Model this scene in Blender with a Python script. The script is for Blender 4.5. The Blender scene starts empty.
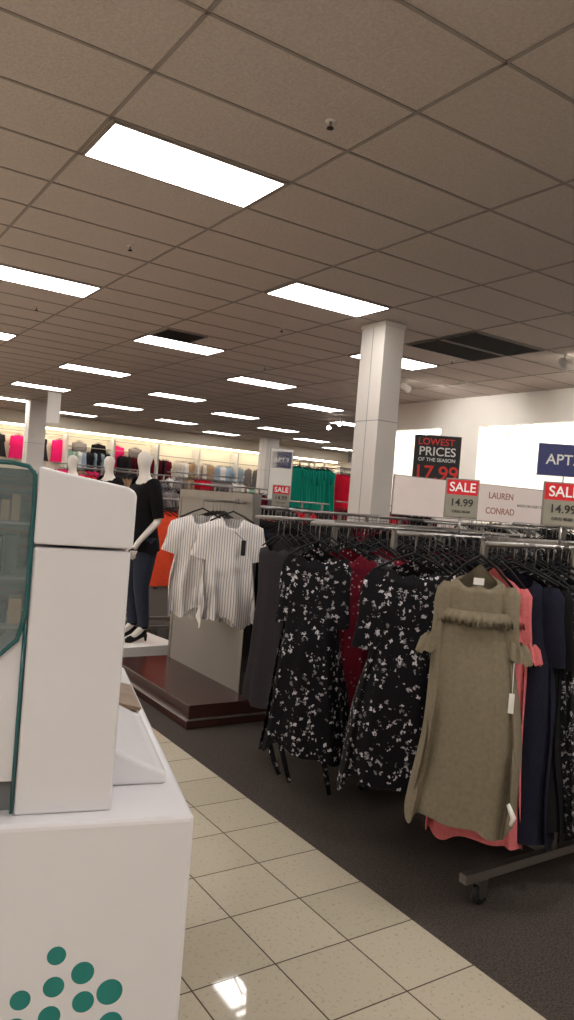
import bpy, math, random
from mathutils import Vector, Matrix
random.seed(7)
S=bpy.context.scene
S.view_settings.view_transform='Standard'
S.view_settings.look='None'
COL=S.collection
pi=math.pi
CEIL=3.65

# ---------------------------------------------------------------- materials
def lin(c):
    r=[]
    for v in c[:3]:
        v=v/255.0
        r.append(v/12.92 if v<=0.04045 else ((v+0.055)/1.055)**2.4)
    return (r[0],r[1],r[2],1.0)
MATS={}
def base(name):
    m=bpy.data.materials.new(name); m.use_nodes=True
    nt=m.node_tree; b=nt.nodes['Principled BSDF']
    MATS[name]=m
    return m,nt,b
def N(nt,t,**k):
    n=nt.nodes.new(t)
    for a,v in k.items(): setattr(n,a,v)
    return n
def coords(nt,scale=(1,1,1),loc=(0,0,0)):
    tc=N(nt,'ShaderNodeTexCoord'); mp=N(nt,'ShaderNodeMapping')
    mp.inputs['Scale'].default_value=scale; mp.inputs['Location'].default_value=loc
    nt.links.new(tc.outputs['Object'],mp.inputs['Vector'])
    return mp.outputs['Vector']
def ramp(nt,fac,stops,interp='LINEAR'):
    r=N(nt,'ShaderNodeValToRGB'); r.color_ramp.interpolation=interp
    e=r.color_ramp.elements
    while len(e)<len(stops): e.new(0.5)
    for i,(p,c) in enumerate(stops):
        e[i].position=p; e[i].color=c
    nt.links.new(fac,r.inputs['Fac']); return r.outputs['Color']
def mat(name,c,rough=.6,var=.12,scale=8,bump=0,bscale=60,metal=0,detail=4,c2=None,spec=None):
    m,nt,b=base(name)
    vec=coords(nt)
    n=N(nt,'ShaderNodeTexNoise'); n.inputs['Scale'].default_value=scale; n.inputs['Detail'].default_value=detail
    nt.links.new(vec,n.inputs['Vector'])
    cl=lin(c)
    if c2 is None:
        a=tuple(v*(1-var) for v in cl[:3])+(1,); d=tuple(min(1,v*(1+var)) for v in cl[:3])+(1,)
    else: a=cl; d=lin(c2)
    col=ramp(nt,n.outputs['Fac'],[(.3,a),(.7,d)])
    nt.links.new(col,b.inputs['Base Color'])
    b.inputs['Roughness'].default_value=rough; b.inputs['Metallic'].default_value=metal
    if spec is not None: b.inputs['Specular IOR Level'].default_value=spec
    if bump:
        n2=N(nt,'ShaderNodeTexNoise'); n2.inputs['Scale'].default_value=bscale; n2.inputs['Detail'].default_value=3
        nt.links.new(vec,n2.inputs['Vector'])
        bp=N(nt,'ShaderNodeBump'); bp.inputs['Strength'].default_value=bump; bp.inputs['Distance'].default_value=.01
        nt.links.new(n2.outputs['Fac'],bp.inputs['Height']); nt.links.new(bp.outputs['Normal'],b.inputs['Normal'])
    return m
def emat(name,c,s):
    m,nt,b=base(name)
    b.inputs['Base Color'].default_value=lin(c)
    b.inputs['Emission Color'].default_value=lin(c); b.inputs['Emission Strength'].default_value=s
    return m
mat('ceiling_tile',(202,190,182),.95,.09,55,bump=.5,bscale=90,spec=.1)
mat('ceiling_bar',(152,141,134),.7,.03)
mat('wall_paint',(236,230,222),.8,.03,2)
mat('wall_cream',(232,222,204),.8,.04,2)
mat('column_paint',(208,201,194),.6,.03,2)
mat('white_plastic',(228,226,229),.22,.015,3)
mat('white_matte',(215,213,208),.6,.03,3)
mat('seam_grey',(120,120,122),.6,.02)
mat('teal',(20,128,122),.4,.03)
mat('teal_glass_edge',(30,90,92),.15,.05)
mat('chrome',(150,146,143),.34,.04,metal=1)
mat('steel',(150,144,138),.4,.06,metal=.8)
mat('black_plastic',(14,13,13),.6,.1,spec=.25)
mat('rubber',(35,34,33),.7,.1)
mat('vent_dark',(34,30,28),.8,.1)
mat('skin_white',(220,212,204),.35,.02)
mat('dark_wood',(62,36,32),.25,.25,3,metal=0)
mat('panel_grey',(140,133,126),.5,.05,2)
mat('brochure',(140,116,92),.5,.2,20)
mat('sign_white',(232,228,222),.5,.02)
mat('sign_pink',(248,232,226),.5,.02)
mat('sign_red',(206,26,38),.5,.03)
mat('sign_grey',(140,136,122),.6,.05)
mat('letter_rose',(176,120,112),.6,.03)
mat('sign_black',(24,20,20),.5,.05)
mat('sign_blue',(44,52,118),.5,.05)
mat('text_white',(240,240,238),.5,.01)
mat('text_red',(232,50,44),.5,.01)
mat('text_dark',(30,28,26),.5,.01)
mat('poster_blue',(90,110,150),.5,.6,6,c2=(205,180,160))
mat('denim',(38,44,60),.9,.2,40)
emat('panel_light',(255,251,247),13.5)
emat('cove_light',(255,250,242),22)
emat('cove_warm',(255,240,214),13)
emat('spot_glow',(255,250,235),60)
FAB={'f_black':(20,18,20),'f_navy':(28,29,42),'f_olive':(126,116,97),'f_pink':(200,106,108),'f_red':(206,24,50),
 'f_burg':(96,20,36),'f_orange':(236,84,54),'f_teal':(12,122,104),'f_grey':(126,120,120),'f_white':(226,220,214),
 'f_magenta':(235,34,110),'f_tan':(168,138,108),'f_sky':(150,170,190),'f_char':(44,41,44),'f_mint':(150,182,160)}
for k,c in FAB.items(): mat(k,c,.92,.10,60,bump=.25,bscale=180,spec=.15)
def floral(name,bg,fg,scale,thr,keep,dist=.05):
    m,nt,b=base(name); vec=coords(nt)
    nz=N(nt,'ShaderNodeTexNoise'); nz.inputs['Scale'].default_value=scale*1.6; nt.links.new(vec,nz.inputs['Vector'])
    mx=N(nt,'ShaderNodeMixRGB',blend_type='LINEAR_LIGHT'); mx.inputs['Fac'].default_value=dist
    nt.links.new(vec,mx.inputs['Color1']); nt.links.new(nz.outputs['Color'],mx.inputs['Color2'])
    v=N(nt,'ShaderNodeTexVoronoi'); v.inputs['Scale'].default_value=scale; nt.links.new(mx.outputs['Color'],v.inputs['Vector'])
    lt=N(nt,'ShaderNodeMath',operation='LESS_THAN'); lt.inputs[1].default_value=thr; nt.links.new(v.outputs['Distance'],lt.inputs[0])
    sp=N(nt,'ShaderNodeSeparateColor'); nt.links.new(v.outputs['Color'],sp.inputs['Color'])
    gt=N(nt,'ShaderNodeMath',operation='GREATER_THAN'); gt.inputs[1].default_value=1-keep; nt.links.new(sp.outputs['Red'],gt.inputs[0])
    mu=N(nt,'ShaderNodeMath',operation='MULTIPLY'); nt.links.new(lt.outputs[0],mu.inputs[0]); nt.links.new(gt.outputs[0],mu.inputs[1])
    mc=N(nt,'ShaderNodeMixRGB'); mc.inputs['Color1'].default_value=lin(bg)
    c2=ramp(nt,sp.outputs['Green'],[(.2,lin(fg)),(.9,tuple(x*.2 for x in lin(fg)[:3])+(1,))])
    nt.links.new(c2,mc.inputs['Color2']); nt.links.new(mu.outputs[0],mc.inputs['Fac'])
    nt.links.new(mc.outputs['Color'],b.inputs['Base Color']); b.inputs['Roughness'].default_value=.9
    b.inputs['Specular IOR Level'].default_value=.15
floral('f_floral',(20,19,22),(205,200,204),46,.42,.36,.02)
floral('f_floral_fine',(24,23,27),(165,163,168),62,.40,.62,.016)
floral('f_paisley',(44,42,46),(160,156,158),70,.45,.8,.02)
floral('f_burg_dots',(100,20,36),(210,170,170),48,.25,.5,.005)
def stripes(name,bg,fg,sc):
    m,nt,b=base(name); vec=coords(nt)
    w=N(nt,'ShaderNodeTexWave',wave_type='BANDS',bands_direction='X'); w.inputs['Scale'].default_value=sc; w.inputs['Distortion'].default_value=.9
    w.inputs['Detail'].default_value=2
    nt.links.new(vec,w.inputs['Vector'])
    nt.links.new(ramp(nt,w.outputs['Fac'],[(.0,lin(fg)),(.4,lin(bg))]),b.inputs['Base Color']); b.inputs['Roughness'].default_value=.9
stripes('f_stripe',(226,220,216),(148,141,146),19)
# floor tile
m,nt,b=base('floor_tile_mat'); vec=coords(nt,loc=(.1,.13,0))
bk=N(nt,'ShaderNodeTexBrick'); bk.offset=0; bk.squash=1
bk.inputs['Scale'].default_value=1; bk.inputs['Brick Width'].default_value=.3; bk.inputs['Row Height'].default_value=.3
bk.inputs['Mortar Size'].default_value=.0028; bk.inputs['Mortar Smooth'].default_value=.1
bk.inputs['Color1'].default_value=lin((198,188,168)); bk.inputs['Color2'].default_value=lin((188,178,158)); bk.inputs['Mortar'].default_value=lin((92,83,73))
nt.links.new(vec,bk.inputs['Vector'])
nz=N(nt,'ShaderNodeTexNoise'); nz.inputs['Scale'].default_value=70; nz.inputs['Detail'].default_value=3; nt.links.new(vec,nz.inputs['Vector'])
sc=ramp(nt,nz.outputs['Fac'],[(.30,(.6,.57,.53,1)),(.42,(1,1,1,1))])
mm=N(nt,'ShaderNodeMixRGB',blend_type='MULTIPLY'); mm.inputs['Fac'].default_value=.6
nt.links.new(bk.outputs['Color'],mm.inputs['Color1']); nt.links.new(sc,mm.inputs['Color2'])
nt.links.new(mm.outputs['Color'],b.inputs['Base Color']); b.inputs['Roughness'].default_value=.04; b.inputs['Specular IOR Level'].default_value=.65
mat('carpet',(60,55,52),.97,.5,160,bump=.8,bscale=300,spec=.05,c2=(104,95,89))
# glass
m,nt,b=base('glass_pane'); b.inputs['Base Color'].default_value=(.5,.62,.62,1); b.inputs['Roughness'].default_value=.03
b.inputs['Alpha'].default_value=.16
m,nt,b=base('interior_reflections'); vec=coords(nt,scale=(3,9,14))  # case backing; dark and reddish bands paint in reflections of the end glass
nz=N(nt,'ShaderNodeTexNoise'); nz.inputs['Scale'].default_value=4; nt.links.new(vec,nz.inputs['Vector'])
nt.links.new(ramp(nt,nz.outputs['Fac'],[(.35,lin((40,34,36))),(.48,lin((120,56,50))),(.55,lin((100,92,90))),(.65,lin((52,48,50)))]),b.inputs['Base Color'])

# ---------------------------------------------------------------- mesh builder
class MB:
    def __init__(s): s.v=[];s.f=[];s.m=[];s.sm=[];s.mats=[]
    def mi(s,n):
        if n not in s.mats: s.mats.append(n)
        return s.mats.index(n)
    def add(s,vs,fs,mt,smooth=False,M=None):
        o=len(s.v); k=s.mi(mt)
        if M is not None: vs=[tuple(M@Vector(p)) for p in vs]
        s.v+=[tuple(p) for p in vs]
        for f in fs:
            s.f.append([i+o for i in f]); s.m.append(k); s.sm.append(smooth)
    def box(s,a,b_,mt,M=None):
        x0,y0,z0=a;x1,y1,z1=b_
        s.add([(x0,y0,z0),(x1,y0,z0),(x1,y1,z0),(x0,y1,z0),(x0,y0,z1),(x1,y0,z1),(x1,y1,z1),(x0,y1,z1)],
          [(0,3,2,1),(4,5,6,7),(0,1,5,4),(1,2,6,5),(2,3,7,6),(3,0,4,7)],mt,False,M)
    def tube(s,pts,r,mt,n=8,M=None,cap=True,sq=1.0):
        pts=[Vector(p) for p in pts]; k=len(pts)
        rs=r if isinstance(r,(list,tuple)) else [r]*k
        vs=[];fs=[];up=None
        for j,p in enumerate(pts):
            t=(pts[min(j+1,k-1)]-pts[max(j-1,0)]).normalized()
            if up is None:
                up=Vector((0,1,0)) if abs(t.y)<.9 else Vector((1,0,0))
            a=t.cross(up).normalized(); c=a.cross(t).normalized(); up=c
            for i in range(n):
                th=2*pi*i/n
                vs.append(p+a*math.cos(th)*rs[j]+c*math.sin(th)*rs[j]*sq)
        for j in range(k-1):
            for i in range(n):
                i2=(i+1)%n
                fs.append((j*n+i,j*n+i2,(j+1)*n+i2,(j+1)*n+i))
        if cap: fs.append(tuple(range(n-1,-1,-1))); fs.append(tuple((k-1)*n+i for i in range(n)))
        s.add(vs,fs,mt,True,M)
    def cyl(s,c,r,h,mt,axis='z',n=20,M=None):
        d={'x':(h,0,0),'y':(0,h,0),'z':(0,0,h)}[axis]
        s.tube([c,(c[0]+d[0],c[1]+d[1],c[2]+d[2])],r,mt,n,M)
    def prism(s,prof,y0,y1,mt,M=None,smooth=False):
        n=len(prof)
        vs=[(x,y0,z) for x,z in prof]+[(x,y1,z) for x,z in prof]
        fs=[tuple(range(n)),tuple(range(2*n-1,n-1,-1))]+[(i,(i+n),((i+1)%n)+n,(i+1)%n) for i in range(n)]
        s.add(vs,fs,mt,smooth,M)
    def build(s,name,M=None,parent=None,bevel=0,solid=0):
        me=bpy.data.meshes.new(name); me.from_pydata(s.v,[],s.f)
        for n in s.mats: me.materials.append(MATS[n])
        me.polygons.foreach_set('material_index',s.m); me.polygons.foreach_set('use_smooth',s.sm); me.update()
        o=bpy.data.objects.new(name,me); COL.objects.link(o)
        if parent: o.parent=parent
        if M is not None: o.matrix_local=M
        if bevel:
            md=o.modifiers.new('b','BEVEL'); md.width=bevel; md.segments=3; md.limit_method='ANGLE'
        return o
def empty(name,M):
    o=bpy.data.objects.new(name,None); COL.objects.link(o); o.matrix_world=M; return o
def TM(x,y,z,yaw=0): return Matrix.Translation((x,y,z))@Matrix.Rotation(math.radians(yaw),4,'Z')
def ip(pr,s):
    for (a,va),(b_,vb) in zip(pr,pr[1:]):
        if s<=b_: 
            t=(s-a)/(b_-a) if b_>a else 0; return va+(vb-va)*t
    return pr[-1][1]

# ---------------------------------------------------------------- garments (local: x width, front -y, neck at z=0)
def body(mb,M,L,wp,dp,mt,n=40,rows=24,fold=.25,folds=9,neck=.07,neckw=.075,slope=.05,seed=0,hem=.012):
    rd=random.Random(seed); ph=rd.random()*6; ph2=rd.random()*6; ph3=rd.random()*6
    vs=[];fs=[]
    for j in range(rows):
        s=(j/(rows-1))**1.15; w=ip(wp,s); d=ip(dp,s)
        for i in range(n):
            th=2*pi*i/n; c=math.cos(th); sn=math.sin(th)
            x=w*math.copysign(abs(c)**.85,c)
            g=fold*min(1,s*1.6)
            wob=math.sin(folds*th+ph+.8*math.sin(3*s+ph2))+.5*math.sin(int(folds*1.7)*th+ph2+2*s)+.35*math.sin(5*s*3+th*3+ph3)
            y=d*sn*(1+g*wob*.6)+ .075*g*wob*(.4+.6*s)
            x*=1+.05*g*wob
            x+=.02*fold*math.sin(6*s+ph3)
            k=max(0,1-s/.13)
            z=-s*L - slope*k*(abs(x)/max(w,.01))**1.3
            z-=(neck if sn<0 else neck*.25)*k*math.exp(-(x/neckw)**4)
            z+=hem*s*s*(math.sin(3*th+ph)+.5*math.sin(7*th+ph2))
            vs.append((x,y,z))
    for j in range(rows-1):
        for i in range(n):
            i2=(i+1)%n
            fs.append((j*n+i,(j+1)*n+i,(j+1)*n+i2,j*n+i2))
    mb.add(vs,fs,mt,True,M)
def sleeve(mb,M,side,mt,sh=.18,l=.2,r0=.075,r1=.085,out=.35,n=16,drop=-.05,ruff=0):
    dx=side*math.sin(out); dz=-math.cos(out)
    k=9; vs=[];fs=[]
    for j in range(k):
        t=j/(k-1); r=(r0+(r1-r0)*t)*(1+.06*math.sin(t*9+side)) 
        if j==0: r*=.55
        cx=side*(sh-.035)+dx*l*t; cz=drop-.02+dz*l*t; cy=-.012*math.sin(t*3)
        for i in range(n):
            th=2*pi*i/n; rr=r*(1+ruff*t*math.sin(7*th)+.06*math.sin(4*th+5*t))
            ax=math.cos(th)*rr; ay=math.sin(th)*rr*.45
            vs.append((cx+ax*(-dz),cy+ay,cz+ax*dx))
    for j in range(k-1):
        for i in range(n):
            i2=(i+1)%n; fs.append((j*n+i,(j+1)*n+i,(j+1)*n+i2,j*n+i2))
    mb.add(vs,fs,mt,True,M)
def hanger(mb,M,mt='black_plastic',n=5,hook=True,w=.19,drop=.06):
    mb.tube([(-w,0,-drop),(-w*.47,0,-drop*.3),(0,0,.012),(w*.47,0,-drop*.3),(w,0,-drop)],.0055,mt,n,M)
    if hook:
        pts=[(0,0,.012),(0,0,.055)]+[(.02-.02*math.cos(a),0,.078+.022*math.sin(a)) for a in [0,.6,1.2,1.8,2.4,3.0]]
        mb.tube(pts,.0028,'chrome',n,M)
def quick(mb,x,y,z,yaw,L,w,mt,seed,lo=False,hng=True,slv=True,dd=1.0,hook=None):
    M=TM(x,y,z,yaw); rd=random.Random(seed)
    wp=[(0,.09),(.02,w*.85),(.1,w*.95),(.35,w*.85),(1,w*(.95+.3*rd.random()))]
    dp=[(0,.02),(.1,.035*dd),(.4,.04*dd),(1,.05*dd)]
    if lo: body(mb,M,L,wp,dp,mt,n=12,rows=7,fold=.12,folds=4,seed=seed)
    else: body(mb,M,L,wp,dp,mt,n=28,rows=14,fold=.2,folds=7,seed=seed)
    if slv:
        for sd in (-1,1): sleeve(mb,M,sd,mt,sh=w*.8,l=.15+.2*rd.random(),r0=.055,r1=.055,out=.15,n=8 if lo else 12)
    if hng: hanger(mb,M,n=4,hook=(not lo) if hook is None else hook,w=.16)

# ---------------------------------------------------------------- room
def simplebox(name,a,b_,mt,bevel=0):
    mb=MB(); mb.box(a,b_,mt); return mb.build(name,bevel=bevel)
simplebox('floor',(-7,-4,-.1),(2.0,25,0),'floor_tile_mat')
simplebox('floor_carpet',(2.0,-4,-.1),(19,25,-.001),'carpet')
simplebox('ceiling',(-7,-4,CEIL),(19,25,CEIL+.1),'ceiling_tile')
mb=MB()
x=1.42-1.27*6
while x<19: mb.box((x-.011,-4,CEIL-.006),(x+.011,25,CEIL),'ceiling_bar'); x+=1.27
y=4.33-.61*13
while y<25: mb.box((-7,y-.010,CEIL-.006),(19,y+.010,CEIL+.001),'ceiling_bar'); y+=.61
mb.build('ceiling_grid')
simplebox('wall_left',(-7.2,-4,0),(-7,25,CEIL),'wall_paint')
simplebox('wall_front',(-7,-4.2,0),(19,-4,CEIL),'wall_paint')
simplebox('wall_back',(-7,25,0),(19,25.2,CEIL),'wall_cream')
simplebox('wall_far_right',(19,-4,0),(19.2,25,CEIL),'wall_paint')
mb=MB()
mb.box((11,-4,0),(11.2,12.2,CEIL),'wall_paint')
mb.box((10.2,-4,3.12),(11,12.2,CEIL),'wall_paint')
for a,c in ((-4,-3),(0,1),(4.6,5.5),(9.4,10.35),(11.9,12.2)): mb.box((10.2,a,0),(11,c,3.12),'wall_paint')
mb.build('wall_right')
mb=MB()
for a,c in ((1.1,4.5),(5.6,9.3),(10.45,11.8)): mb.box((10.45,a,3.08),(10.7,c,3.118),'cove_light')
mb.build('cove_lamp_strip')
mb=MB(); mb.box((-6,24.35,3.25),(18.9,24.42,3.64),'wall_cream'); mb.box((-6,24.42,3.25),(18.9,24.99,3.28),'wall_cream'); mb.build('trim_1')
mb=MB(); mb.box((-5,24.5,3.2),(18.5,24.6,3.245),'cove_warm'); mb.build('wall_washer_lamp')

def column(x,y,sx,sy):
    mb=MB(); mb.box((x-sx/2,y-sy/2,0),(x+sx/2,y+sy/2,CEIL-.01),'column_paint')
    for z in (1.35,2.5): mb.box((x-sx/2-.002,y-sy/2-.002,z),(x+sx/2+.002,y+sy/2+.002,z+.008),'seam_grey')
    mb.box((x-sx/2-.003,y-.005,0),(x-sx/2,y+.0,CEIL-.01),'seam_grey')
    mb.box((x-sx/2-.012,y-sy/2-.012,CEIL-.06),(x+sx/2+.012,y+sy/2+.012,CEIL-.01),'column_paint')
    mb.build('support_column')
column(5.66,6.82,.29,.42); column(5.4,20.8,.45,.45); column(13.8,22.3,.5,.5)

# ceiling lights
mb=MB(); w,h=1.27-.08,.61-.065
mb.box((0,0,-.016),(w,h,0),'panel_light')
for a,c in (((-.02,-.02,-.018),(w+.02,0,0)),((-.02,h,-.018),(w+.02,h+.02,0)),((-.02,0,-.018),(0,h,0)),((w,0,-.018),(w+.02,h,0))): mb.box(a,c,'ceiling_bar')
lp=mb.build('ceiling_light_panel'); first=True
for kx in range(-3,7):
    x0=1.42+2.54*kx
    if x0+1.2>19: continue
    y0=4.33-3.66*2+(1.83 if kx%2 else 0)
    while y0<24:
        ok=not (kx>=3 and y0<12.5) and not (kx==1 and 1<y0<4) and not (kx==2 and 3<y0<5)
        if kx in (3,) and -3<y0<1.5: ok=True
        if ok and y0>-3.5:
            if first: o=lp; first=False
            else: o=bpy.data.objects.new('ceiling_light_panel',lp.data); COL.objects.link(o)
            o.location=(x0+.04,y0+.032,CEIL)
        y0+=3.66
# vents
def vent(x0,y0,x1,y1,n):
    mb=MB(); z=CEIL
    mb.box((x0,y0,z-.012),(x1,y1,z-.009),'vent_dark')
    for i in range(n):
        yy=y0+(y1-y0)*(i+.5)/n
        mb.box((x0,yy-.008,z-.02),(x1,yy+.004,z-.012),'vent_dark')
    for a,c in (((x0,y0,z-.02),(x1,y0+.02,z-.01)),((x0,y1-.02,z-.02),(x1,y1,z-.01)),((x0,y0,z-.02),(x0+.02,y1,z-.01)),((x1-.02,y0,z-.02),(x1,y1,z-.01))): mb.box(a,c,'ceiling_bar')
    mb.build('ceiling_vent')
vent(6.52,6.18,7.75,6.75,12); vent(6.52,6.79,7.75,7.36,12); vent(4.0,9.23,4.6,9.8,10)
for (x,y) in ((2.40,3.5),(2.38,6.45),(2.4,9.6),(7.6,7.6),(5.0,8.0),(6.3,10.5)):
    mb=MB(); mb.cyl((x,y,CEIL-.006),.032,.006,'sign_white',n=16); mb.cyl((x,y,CEIL-.04),.008,.035,'steel',n=8); mb.cyl((x,y,CEIL-.045),.02,.005,'vent_dark',n=10)
    mb.build('fire_sprinkler')
mb=MB(); mb.tube([(8.93,8.63,CEIL),(8.93,8.63,CEIL-.03),(8.93,8.63,CEIL-.05)],[.07,.065,.04],'sign_white',18); mb.build('smoke_detector')
def spot(x,y,dx,dy,watt=0,dz=-.6):
    mb=MB(); mb.cyl((x,y,CEIL-.12),.012,.12,'sign_white',n=8)
    d=Vector((dx,dy,dz)).normalized(); p=Vector((x,y,CEIL-.16))
    mb.tube([p-d*.08,p+d*.08],[.045,.06],'sign_white',14); q=p+d*.081
    mb.tube([q,q+d*.004],.05,'spot_glow',14); o=mb.build('track_or_fill_spot')
    if watt:
        l=bpy.data.lights.new('bulb_or_fill','SPOT'); l.energy=watt; l.spot_size=1.5; l.spot_blend=.7; l.shadow_soft_size=.06; l.color=(1,.96,.9)
        lo=bpy.data.objects.new('bulb_or_fill',l); COL.objects.link(lo); lo.parent=o
        lo.location=q+d*.02; lo.rotation_euler=d.to_track_quat('-Z','Y').to_euler()
spot(11.0,14.6,-1,-1); spot(11.4,15.6,-.6,-1); spot(7.97,6.03,1,.25,130,-.35); spot(8.2,9.2,1,.1,110,-.35); spot(3.2,-.4,.35,1,200,-.75)  # last two spots are added fill, brightening the dim right wall and racks

# ---------------------------------------------------------------- kiosk
K=Matrix(((.966,.257,0,.727),(-.257,.966,0,1.345),(0,0,1,0),(0,0,0,1)))
kio=empty('display_kiosk',K)
mb=MB(); mb.box((-.9,0,.03),(0,1.3,.845),'white_plastic'); mb.build('base_cabinet',parent=kio,bevel=.012)
mb=MB(); mb.box((-.88,.02,0),(-.02,1.28,.03),'seam_grey'); mb.build('plinth',parent=kio)
mb=MB(); mb.prism([(-.352,.845),(-.165,.845),(-.165,1.372),(-.352,1.372)],.045,1.25,'white_plastic'); mb.build('upright_panel',parent=kio,bevel=.006)
mb=MB(); mb.prism([(-.353,1.378),(-.162,1.378),(-.162,1.484),(-.166,1.494),(-.18,1.502),(-.30,1.520),(-.34,1.527),(-.353,1.528)],.04,1.255,'white_plastic'); mb.build('upright_head',parent=kio,bevel=.005)
mb=MB()
out=[(-.9,1.531),(-.40,1.531),(-.372,1.527),(-.359,1.512),(-.357,1.45),(-.357,1.24),(-.37,1.19),(-.42,1.14),(-.9,1.02)]
for yy in (.045,1.2): mb.tube([(x,yy,z) for x,z in out],.0045,'teal_glass_edge',8)
mb.tube([(-.357,.047,1.22),(-.357,.047,.85)],.0035,'teal_glass_edge',8)
mb.build('case_frame',parent=kio)
mb=MB(); mb.prism([(-.9,1.53),(-.41,1.53),(-.375,1.524),(-.361,1.508),(-.359,1.24),(-.372,1.19),(-.42,1.14),(-.9,1.02)],.047,.051,'glass_pane'); mb.build('end_glass',parent=kio)
mb=MB()
mb.box((-.89,.3,.93),(-.358,.33,1.52),'interior_reflections')
mb.box((-.89,.06,1.505),(-.358,.3,1.52),'f_char')
for z in (1.20,1.30,1.41): mb.box((-.89,.1,z),(-.358,.3,z+.005),'seam_grey')
rd=random.Random(3)
for z in (1.205,1.305,1.415):
    x=-.87
    while x<-.39:
        w=.015+.02*rd.random(); mb.box((x,.14,z),(x+w,.2,z+.04+.04*rd.random()),rd.choice(['f_burg','f_char','f_char','f_burg','f_grey','f_tan','f_black'])); x+=w+.005
mb.build('case_shelves',parent=kio)
mb=MB(); mb.prism([(-.9,.91),(-.357,.91),(-.357,1.205),(-.37,1.185),(-.42,1.135),(-.9,1.015)],.052,1.2,'white_plastic'); mb.build('ledge_left',parent=kio,bevel=.004)
mb=MB(); mb.prism([(-.9,.845),(-.357,.845),(-.357,.905),(-.9,.905)],.075,1.2,'seam_grey'); mb.build('ledge_recess',parent=kio)
mb=MB(); mb.prism([(-.9,.845),(-.40,.845),(-.40,.865),(-.44,.885),(-.9,.90)],.02,.07,'white_matte'); mb.build('ledge_lip',parent=kio,bevel=.004)
mb=MB(); mb.prism([(-.165,.845),(-.03,.845),(-.032,.872),(-.055,.88),(-.165,.935)],.17,.62,'white_plastic'); mb.build('ledge_right',parent=kio,bevel=.01)
mb=MB(); mb.prism([(-.165,.845),(-.03,.845),(-.03,.86),(-.165,.89)],.64,1.2,'white_matte'); mb.prism([(-.15,.893),(-.03,.866),(-.025,.876),(-.15,.905)],.66,.92,'brochure'); mb.build('brochure_tray',parent=kio)
mb=MB()
for x,z,r in ((-.146,.495,.0255),(-.201,.54,.022),(-.253,.58,.018),(-.254,.519,.020),(-.196,.482,.021),(-.314,.501,.019),(-.258,.461,.021),(-.32,.447,.02),(-.14,.43,.024),(-.2,.42,.021),(-.38,.475,.018),(-.26,.395,.02)):
    z0=z+.006; k=36
    vs=[(x+r*math.cos(2*pi*i/k),-.0008,z0+r*math.sin(2*pi*i/k)) for i in range(k)]
    vs+=[(a,0.001,c) for a,_,c in vs]
    mb.add(vs,[tuple(range(k)),tuple(range(2*k-1,k-1,-1))]+[(i,i+k,(i+1)%k+k,(i+1)%k) for i in range(k)],'teal')
mb.build('dot_logo',parent=kio)

# ---------------------------------------------------------------- racks
def caster(mb,x,y):
    mb.cyl((x,y-.012,.035),.035,.024,'rubber','y',16)
    mb.cyl((x,y-.014,.035),.014,.028,'chrome','y',10)
    mb.box((x-.02,y-.02,.03),(x+.02,y-.015,.085),'chrome'); mb.box((x-.02,y+.015,.03),(x+.02,y+.02,.085),'chrome'); mb.box((x-.022,y-.022,.08),(x+.022,y+.022,.1),'chrome')
def rackframe(mb,x0,x1,y1,y2,z=1.40,b1=0,b2=0):
    for y,bo in ((y1,b1),(y2,b2)):
        mb.tube([(x0,y,z),(x1,y,z)],.011,'chrome',10)
        mb.box((x0+.02+bo,y-.018,.10),(x1,y+.018,.135),'steel')
        for x in (x0+.12+bo,x1-.12): caster(mb,x,y)
        for x in (x0+.55,x1-.12): mb.box((x-.013,y-.013,.13),(x+.013,y+.013,z),'chrome')
    for x in (x0+.55,x1-.12):
        mb.box((x-.015,y1,.10),(x+.015,y2,.135),'steel'); mb.box((x-.012,y1,z-.012),(x+.012,y2,z+.012),'chrome')
def fill(mb,x0,x1,y,z,pal,L=(.85,1.0),step=.055,lo=False,seed=1,yw=-90,hook=None):
    rd=random.Random(seed); x=x0; cur=rd.choice(pal); cnt=0
    while x<x1:
        if cnt<=0: cur=rd.choice(pal); cnt=rd.randint(2,5); Lc=L[0]+(L[1]-L[0])*rd.random()
        quick(mb,x,y+rd.uniform(-.012,.012),z+rd.uniform(-.01,.01),yw+rd.uniform(-9,9),Lc,.2,cur,rd.randint(0,9999),lo,dd=.75,slv=rd.random()<.6,hook=hook)
        x+=step*(.8+.5*rd.random()); cnt-=1
# near racks
mb=MB(); rackframe(mb,2.2,3.7,1.94,2.44,b2=.45); r1=mb.build('clothing_rack')
mb=MB(); rackframe(mb,2.15,3.7,3.02,3.55,b1=.35,b2=.6); r2=mb.build('clothing_rack')
mb=MB(); fill(mb,2.50,3.6,1.94,1.30,['f_floral','f_navy','f_black','f_floral','f_floral_fine'],(.9,1.02),.045,seed=11)
fill(mb,2.38,3.6,2.44,1.30,['f_floral','f_black','f_floral','f_navy'],(.85,.98),.045,seed=12); mb.build('hanging_dresses',parent=r1)
mb=MB(); fill(mb,2.60,3.6,3.02,1.30,['f_paisley','f_floral','f_burg_dots','f_black'],(.88,1.0),.045,seed=13)
fill(mb,2.3,3.6,3.55,1.30,['f_black','f_char','f_navy','f_floral'],(.85,1.0),.045,seed=14); mb.build('hanging_dresses',parent=r2)

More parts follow.
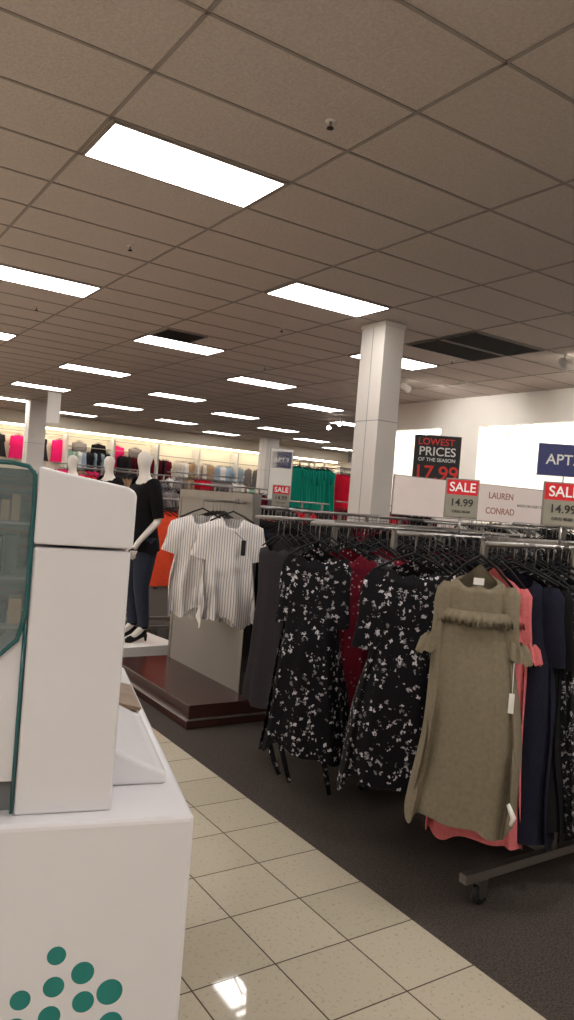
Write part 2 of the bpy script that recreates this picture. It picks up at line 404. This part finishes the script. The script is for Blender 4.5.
def dress(name,x,y,yaw,L,mt,wp,dp,sl=True,z=1.30,fold=.3,folds=9,seed=1,ties=False,slk={},neck=.08,n=72,extra=None,hem=.016,slope=.05,hw=.17,sx=1.0):
    mb=MB(); I=Matrix.Identity(4)
    body(mb,I,L,wp,dp,mt,n=n,rows=52,fold=fold,folds=folds,seed=seed,neck=neck,hem=hem,slope=slope)
    if sl:
        for sd in (-1,1): sleeve(mb,I,sd,mt,n=24,**slk)
    hanger(mb,I,n=8,w=hw,drop=slope+.01)
    if ties:
        for k,xx in enumerate((-.16,-.1,.12)):
            mb.tube([(xx,-.06,-L+.25),(xx-.01,-.075,-L+.05),(xx+.02,-.05,-L-.06),(xx+.05,-.03,-L-.13-.03*k)],[.012,.014,.014,.012],mt,6,sq=.25)
    if extra: extra(mb)
    mb.v=[(p[0]*sx,p[1],p[2]) for p in mb.v]
    return mb.build(name,M=TM(x,y,z,yaw))
WF=[(0,.10),(.03,.145),(.12,.165),(.32,.145),(.42,.15),(.7,.20),(1,.25)]
DF=[(0,.02),(.1,.05),(.35,.055),(.6,.08),(1,.10)]
dress('floral_dress',2.19,3.0,-46,1.03,'f_floral',WF,DF,slk=dict(l=.34,r0=.05,r1=.055,out=.06,sh=.165),seed=3,ties=True,sx=.92,z=1.305,slope=.07,fold=.55,n=110,hem=.03)
dress('floral_dress',2.29,2.42,-44,1.02,'f_floral',WF,DF,slk=dict(l=.36,r0=.055,r1=.06,out=.10,sh=.17),seed=8,sx=1.06,z=1.305,slope=.07,folds=8,fold=.55,n=110,hem=.03)
dress('burgundy_dotted_dress',2.40,3.04,-58,.98,'f_burg_dots',WF,DF,slk=dict(l=.18,r0=.05,r1=.05,out=.1),seed=5,fold=.5,sx=.85)
dress('patterned_dress',2.50,3.03,-60,.95,'f_paisley',WF,DF,slk=dict(l=.18,r0=.05,r1=.05,out=.1),seed=6,fold=.5)
def frill_for(mt,tag):
    def frill(mb):
        n=120; vs=[];fs=[]
        for j,(z,sx,sy) in enumerate(((-.19,.148,.05),(-.205,.156,.062),(-.24,.162,.074),(-.21,.154,.06))):
            for i in range(n):
                th=2*pi*i/n; wv=1+.04*math.sin(31*th)*(j in(1,2)); vs.append((sx*math.cos(th)*wv,sy*math.sin(th)*wv*1.2,z+.005*math.sin(23*th)*(j==2)))
        for j in range(3):
            for i in range(n):
                i2=(i+1)%n; fs.append((j*n+i,(j+1)*n+i,(j+1)*n+i2,j*n+i2))
        mb.add(vs,fs,mt,True)
        for sd in (-1,1):
            vs=[];fs=[];n=60
            for j,(z,r) in enumerate(((-.29,.040),(-.31,.052),(-.36,.062))):
                for i in range(n):
                    th=2*pi*i/n; wv=1+.12*math.sin(9*th)*(j>0); vs.append((sd*(.168+.006*j)+r*math.cos(th)*wv,r*.6*math.sin(th)*wv,z-.012*sd*math.cos(th)+.006*math.sin(9*th)))
            for j in range(2):
                for i in range(n):
                    i2=(i+1)%n; fs.append((j*n+i,(j+1)*n+i,(j+1)*n+i2,j*n+i2))
            mb.add(vs,fs,mt,True)
        if tag:
            mb.box((-.022,-.034,-.095),(.022,-.030,-.07),'sign_white')
            mb.tube([(.17,-.05,-.36),(.172,-.09,-.46)],.0015,'text_white',4); mb.box((.16,-.095,-.53),(.182,-.092,-.46),'sign_white')
            mb.tube([(.19,-.12,-.84),(.215,-.135,-.88),(.205,-.13,-.91)],[.008,.012,.006],'sign_white',8)
    return frill
WO=[(0,.085),(.03,.12),(.14,.14),(.2,.145),(.22,.155),(.5,.185),(.8,.215),(1,.23)]
DO=[(0,.02),(.1,.045),(.2,.05),(.5,.09),(1,.12)]
dress('olive_dress',2.14,1.91,-50,.965,'f_olive',WO,DO,slk=dict(l=.25,r0=.045,r1=.042,out=.08,sh=.16,ruff=.08,drop=-.075),seed=21,z=1.345,fold=.85,folds=8,neck=.09,n=150,extra=frill_for('f_olive',True),slope=.085,hw=.14,sx=.86,hem=.02)
dress('pink_dress',2.26,1.94,-54,1.04,'f_pink',WO,DO,slk=dict(l=.25,r0=.045,r1=.045,out=.1,sh=.16,ruff=.12,drop=-.075),seed=22,z=1.335,fold=.6,extra=frill_for('f_pink',False),slope=.085,hw=.14,sx=.80)
dress('navy_dress',2.36,1.94,-62,1.02,'f_navy',WO,DO,slk=dict(l=.3,r0=.045,r1=.05,out=.1),seed=23,z=1.32,fold=.5)
dress('navy_dress',2.43,1.94,-70,.98,'f_black',WO,DO,slk=dict(l=.3,r0=.045,r1=.05,out=.1),seed=24,z=1.31,fold=.5)

# farther racks
def farrack(x0,x1,y,pal,seed,z=1.4,L=(.65,.9),two=True,yw=-90):
    mb=MB(); y2=y+.5
    rackframe(mb,x0,x1,y,y2,z); r=mb.build('clothing_rack'); mb=MB()
    hk=(y<7)
    fill(mb,x0+.05,x1,y,z-.1,pal,L,.06,True,seed,yw,hook=hk)
    if two: fill(mb,x0+.05,x1,y2,z-.1,pal,L,.06,True,seed+1,yw,hook=hk)
    mb.build('hanging_clothes',parent=r)
D=['f_black','f_char','f_navy','f_floral']
farrack(4.1,5.5,1.9,D,31,1.47); farrack(4.1,5.5,2.9,['f_black','f_floral_fine','f_navy'],33,1.47)
farrack(3.9,5.2,4.05,['f_black','f_floral','f_char'],35,1.43); farrack(3.6,5.0,5.4,['f_black','f_burg','f_char'],37,1.42)
farrack(6.2,7.6,2.6,D,39,1.48); farrack(6.1,7.6,4.2,['f_black','f_grey','f_navy'],41,1.48); farrack(6.4,7.8,5.6,['f_char','f_black','f_white'],43,1.5)
farrack(8.2,9.6,5.0,D,45,1.5); farrack(8.2,9.6,7.0,['f_black','f_grey','f_navy'],46,1.5)
farrack(3.02,4.4,7.0,['f_orange','f_orange','f_orange','f_red'],47,1.42,(.72,.8),True,-45); farrack(6.6,8.0,8.2,['f_black','f_burg','f_red'],49,1.55)
farrack(5.0,6.4,8.6,['f_black','f_char','f_red'],51,1.5); farrack(4.6,6.0,10.6,['f_grey','f_red','f_black'],53,1.65)
farrack(7.6,8.5,11.5,['f_teal'],55,2.28,(.85,.98),False,-50); farrack(8.68,9.6,11.5,['f_red'],56,2.22,(.85,.98),False,-50)
farrack(6.6,8.2,12.8,['f_grey','f_sky','f_char','f_burg'],57,1.7); farrack(4.3,6.0,13.2,['f_red','f_grey','f_tan'],59,1.8)
farrack(7.2,9.0,15.5,['f_white','f_grey','f_tan','f_red'],61,1.95); farrack(10,12,15.5,['f_sky','f_grey','f_black','f_red'],63,1.8)
farrack(5.0,7,17,['f_grey','f_tan','f_magenta','f_char'],65,1.95); farrack(9,11,18.5,['f_mint','f_grey','f_white'],67,1.9); farrack(12.5,15,18,['f_sky','f_black','f_tan'],69,1.9)
# back wall garments
mb=MB(); rd=random.Random(5)
for zt,lohi in ((2.62,(.6,.8)),(1.5,(.8,1.0))):
    x=7.6
    while x<18.6:
        sec=int(x/1.6)
        pal=[['f_grey','f_tan'],['f_white','f_sky'],['f_char','f_burg'],['f_mint','f_white'],['f_red','f_grey'],['f_tan','f_white'],['f_sky','f_char']][(sec*3+int(zt*10))%7]
        quick(mb,x,24.65,zt,rd.choice([-80,-75,0,8]),rd.uniform(*lohi),.21,rd.choice(pal),rd.randint(0,999),True)
        x+=rd.choice([.12,.15,.4])
mb.tube([(7.4,24.65,2.74),(18.6,24.65,2.74)],.012,'chrome',6); mb.tube([(7.4,24.65,1.61),(18.6,24.65,1.61)],.012,'chrome',6)
for i in range(8): 
    x=7.4+1.6*i; mb.box((x-.03,24.4,0),(x+.03,24.99,3.1),'white_matte')
mb.build('wall_clothing_display')
mb=MB()
for i,c in enumerate(['f_char','f_magenta','f_char','f_magenta','f_grey','f_black','f_magenta','f_grey']):
    quick(mb,5.9+i*.66-.6,24.85,2.95,0,.78,.27,c,i,True)
mb.tube([(4,24.85,3.06),(10.3,24.85,3.06)],.01,'chrome',6)
mb.build('wall_clothing_display')

# ---------------------------------------------------------------- platform + panel with white tops
px=empty('display_gondola',TM(.04,-.02,0))
mb=MB(); mb.box((2.14,4.27,.0),(3.15,5.72,.05),'dark_wood'); mb.box((2.16,4.29,.05),(3.13,5.7,.145),'dark_wood'); mb.box((2.135,4.265,.05),(3.155,5.725,.058),'steel'); mb.build('platform',parent=px,bevel=.004)
mb=MB(); mb.box((2.63,4.5,.145),(2.68,5.62,1.50),'panel_grey'); mb.box((2.62,4.48,1.47),(2.69,5.64,1.53),'steel')
for y in (4.47,5.62): mb.box((2.625,y,.145),(2.685,y+.035,1.53),'chrome')
mb.tube([(2.63,4.70,1.46),(2.36,4.70,1.46),(2.36,4.70,1.49)],.008,'chrome',8)
mb.tube([(2.63,4.60,1.46),(2.45,4.38,1.46),(2.45,4.38,1.49)],.008,'chrome',8)
mb.tube([(2.95,4.38,1.44),(2.95,5.65,1.44)],.012,'chrome',8)
for y in (4.5,5.6): mb.tube([(2.68,y,1.44),(2.95,y,1.44)],.01,'chrome',8)
mb.build('back_panel',parent=px)
mb=MB(); rd=random.Random(9); y=4.4
while y<5.6:
    quick(mb,2.93,y,1.33,rd.uniform(-10,10),rd.uniform(.85,1.1),.22,rd.choice(['f_black','f_black','f_navy']),rd.randint(0,999)); y+=.06
mb.build('hanging_clothes',parent=px)
WT=[(0,.10),(.04,.165),(.15,.175),(.5,.17),(1,.19)]
DT=[(0,.02),(.12,.05),(.5,.06),(1,.07)]
def top(x,y,yaw,seed):
    mb=MB(); I=Matrix.Identity(4)
    body(mb,I,.72,WT,DT,'f_stripe',n=90,rows=34,fold=.75,folds=7,seed=seed,neck=.14,neckw=.05,hem=.035,slope=.06)
    for sd in (-1,1): sleeve(mb,I,sd,'f_stripe',sh=.165,l=.24,r0=.07,r1=.075,out=.26,n=24,drop=-.06,ruff=.05)
    hanger(mb,I,n=8,w=.15,drop=.06)
    mb.box((.05,-.12,-.27),(.08,-.115,-.17),'f_char'); mb.tube([(.01,-.06,-.12),(.065,-.118,-.17)],.002,'text_dark',4)
    mb.build('striped_blouse',M=TM(x,y,1.39,yaw))
top(2.40,4.69,-30,2); top(2.46,4.36,-20,4)
mb=MB()
for i in range(4): quick(mb,2.50+.05*i,4.72+.04*i,1.375,-48,.66,.17,'f_white',70+i,slv=True)
mb.build('hanging_tops',parent=None)

# ---------------------------------------------------------------- mannequins
def mannequin(x,y,yaw,zt,topmat,ped=True):
    M=TM(x,y,0,yaw); e=empty('mannequin',M)
    if ped:
        mb=MB(); mb.box((-.3,-.35,0),(.3,.3,zt),'sign_white'); mb.build('pedestal',parent=e,bevel=.005)
    z0=zt
    P=[];E=[];R=[]
    def a(p,r,par=None):
        P.append((p[0],p[1],p[2]+z0)); R.append(r)
        if par is not None: E.append((par,len(P)-1))
        return len(P)-1
    pel=a((0,0,.93),(.15,.10)); wa=a((0,0,1.10),(.115,.085),pel); ch=a((0,0,1.27),(.14,.10),wa); nb=a((0,.0,1.42),(.07,.06),ch)
    nk=a((0,-.015,1.50),(.045,.045),nb); hl=a((0,-.03,1.58),(.05,.06),nk); hm=a((0,-.03,1.65),(.065,.085),hl); ht=a((0,-.01,1.72),(.045,.055),hm)
    for sd in (-1,1):
        fwd=-.05 if sd>0 else .02
        sh=a((sd*.16,0,1.39),(.05,.05),nb); el=a((sd*.21,.04,1.10),(.036,.036),sh); wr=a((sd*.21,-.10+fwd,.90),(.025,.025),el); hd=a((sd*.21,-.13+fwd,.84),(.028,.018),wr)
        hp=a((sd*.085,0,.86),(.09,.095),pel); kn=a((sd*.095,-.02,.49),(.055,.06),hp); an=a((sd*.1,.03,.13),(.035,.04),kn); to=a((sd*.105,-.09,.03),(.032,.022),an)
    me=bpy.data.meshes.new('body'); me.from_pydata(P,E,[]); me.materials.append(MATS['skin_white'])
    o=bpy.data.objects.new('body',me); COL.objects.link(o); o.parent=e
    sk=o.modifiers.new('s','SKIN'); sk.use_smooth_shade=True
    for i,v in enumerate(me.skin_vertices[0].data): v.radius=R[i]; v.use_root=(i==0)
    sb=o.modifiers.new('u','SUBSURF'); sb.levels=2; sb.render_levels=2
    mb=MB()
    T=Matrix.Translation((0,0,z0))
    body(mb,T@Matrix.Translation((0,0,1.475)),.66,[(0,.075),(.05,.15),(.12,.185),(.4,.15),(.55,.14),(1,.205)],[(0,.06),(.1,.10),(.3,.135),(.55,.115),(1,.15)],topmat,n=36,rows=20,fold=.08,folds=6,neck=.05,neckw=.06)
    for sd in (-1,1):
        mb.tube([(sd*.12,0,1.41+z0),(sd*.165,0,1.38+z0),(sd*.195,.025,1.22+z0),(sd*.21,.04,1.12+z0)],[.08,.068,.055,.05],topmat,14,cap=False)
        mb.tube([(sd*.07,0,.93+z0),(sd*.088,0,.8+z0),(sd*.096,-.02,.49+z0),(sd*.1,.025,.2+z0),(sd*.1,.03,.14+z0)],[.115,.105,.07,.052,.05],'denim',16,cap=False)
        mb.tube([(sd*.1,.06,.07+z0),(sd*.1,.03,.075+z0),(sd*.103,-.04,.045+z0),(sd*.105,-.11,.02+z0),(sd*.105,-.14,.015+z0)],[.03,.038,.036,.034,.018],'black_plastic',12,sq=.7)
        mb.tube([(sd*.1,.06,.06+z0),(sd*.1,.065,.003+z0)],[.018,.008],'black_plastic',8)
        mb.tube([(sd*.1,.03,.12+z0),(sd*.1,.03,.145+z0)],.045,'black_plastic',12)
        fwd=-.05 if sd>0 else .02
        for i in range(4):
            fx=sd*.21; fy=-.155+fwd+i*.017; l=(.06,.075,.08,.07)[i]
            mb.tube([(fx,fy,.83+z0),(fx-sd*.004,fy-.010,.83-l*.5+z0),(fx-sd*.014,fy-.008,.83-l+z0)],[.009,.008,.006],'skin_white',8)
        mb.tube([(sd*.207,-.15+fwd,.87+z0),(sd*.197,-.18+fwd,.84+z0),(sd*.19,-.19+fwd,.805+z0)],[.011,.009,.007],'skin_white',8)
    mb.build('outfit',parent=e)
mannequin(2.68,6.40,-84,.13,'f_black')
mannequin(3.2,8.75,-70,.15,'f_black'); mannequin(3.02,9.6,-70,.15,'f_magenta')

# ---------------------------------------------------------------- signs
def text(par,s,size,x,z,mt,y=-.009,sx=1.0):
    c=bpy.data.curves.new('lettering','FONT'); c.body=s; c.size=size; c.align_x='CENTER'; c.align_y='CENTER'; c.extrude=.0008; c.offset=size*.012
    c.materials.append(MATS[mt]); o=bpy.data.objects.new('lettering',c); COL.objects.link(o); o.parent=par
    o.location=(x,y,z); o.rotation_euler=(pi/2,0,0); o.scale=(sx,1,1)
def sign(name,x,y,z,yaw,w,h,boxes,texts,stem=None):
    e=empty(name,TM(x,y,z,yaw)); mb=MB()
    mb.box((-w/2-.006,-.004,-h/2-.006),(w/2+.006,.006,h/2+.006),'steel')
    for (x0,z0,x1,z1,mt) in boxes: mb.box((x0*w-w/2,-.008,z0*h-h/2),(x1*w-w/2,-.004,z1*h-h/2),mt)
    if stem: mb.tube([(0,0,-h/2),(0,0,-h/2-stem)],.006,'chrome',8)
    mb.build('board',parent=e)
    for t in texts: text(e,*t)
def sale(x,y,z,yaw,w=.15,stem=.1):
    sign('sale_sign',x,y,z,yaw,w,.17,[(0,0,1,.6,'sign_grey'),(0,.6,1,1,'sign_red')],[('SALE',.06,0,.05,'text_white',-.009,.95),('14.99',.048,0,-.02,'text_dark'),('ORIG 40.00',.017,0,-.06,'text_dark')],stem)
sale(2.57,2.44,1.575,-36,.14); sale(2.63,1.94,1.575,-42,.15)
sign('price_sign',6.62,6.75,2.10,-38,.56,.70,[(0,0,1,1,'sign_black')],[('LOWEST',.115,-.02,.27,'text_red'),('PRICES',.15,0,.15,'text_white'),('OF THE SEASON',.062,0,.05,'text_white'),('17.99',.25,0,-.12,'text_red'),('AND UNDER',.06,0,-.29,'text_white')],1.69)
sign('header_sign',4.40,4.05,1.61,-6,1.52,.28,[(0,0,1,1,'sign_pink')],[('LAUREN',.07,.27,.06,'letter_rose'),('CONRAD',.07,.27,-.06,'letter_rose'),('MADE FOR EVERY DAY',.03,.60,.0,'sign_grey')],.1)
sign('department_sign',5.75,4.26,2.06,-40,.46,.28,[(0,0,1,1,'sign_blue')],[('APT.9',.13,0,0,'text_white')],.5)
sign('department_sign',4.04,6.27,1.76,-32,.22,.50,[(0,0,1,1,'sign_white'),(.06,.62,.94,.95,'sign_blue')],[('APT.9',.06,0,.14,'text_white')],.15)
sale(3.5,5.4,1.54,-30,.14,.1)
mb=MB(); mb.box((4.23,15.5,2.7),(4.50,15.52,3.33),'sign_white'); mb.tube([(4.3,15.51,3.33),(4.3,15.51,CEIL)],.005,'steel',6); mb.tube([(4.43,15.51,3.33),(4.43,15.51,CEIL)],.005,'steel',6); mb.build('hanging_sign')
mb=MB(); mb.box((10.96,10.7,2.1),(10.995,11.4,3.0),'poster_blue'); mb.box((10.95,10.68,2.08),(10.96,11.42,2.1),'steel'); mb.build('wall_poster')

# ---------------------------------------------------------------- camera
th=math.radians(4.6); p=math.atan(9/750)
F=Vector((.552,.834,0)).normalized(); r0=Vector((F.y,-F.x,0)); F=(F*math.cos(p)+Vector((0,0,-math.sin(p)))); u0=r0.cross(F)
R=r0*math.cos(th)+u0*math.sin(th); U=-r0*math.sin(th)+u0*math.cos(th)
cd=bpy.data.cameras.new('camera'); cam=bpy.data.objects.new('camera',cd); COL.objects.link(cam)
cam.matrix_world=Matrix(((R.x,U.x,-F.x,0),(R.y,U.y,-F.y,0),(R.z,U.z,-F.z,1.5),(0,0,0,1)))
cd.sensor_fit='VERTICAL'; cd.sensor_height=24; cd.lens=24*750/1020; cd.clip_start=.02; cd.clip_end=100
S.camera=cam
w=bpy.data.worlds.new('world'); S.world=w; w.use_nodes=True; w.node_tree.nodes['Background'].inputs[0].default_value=(.05,.05,.05,1)
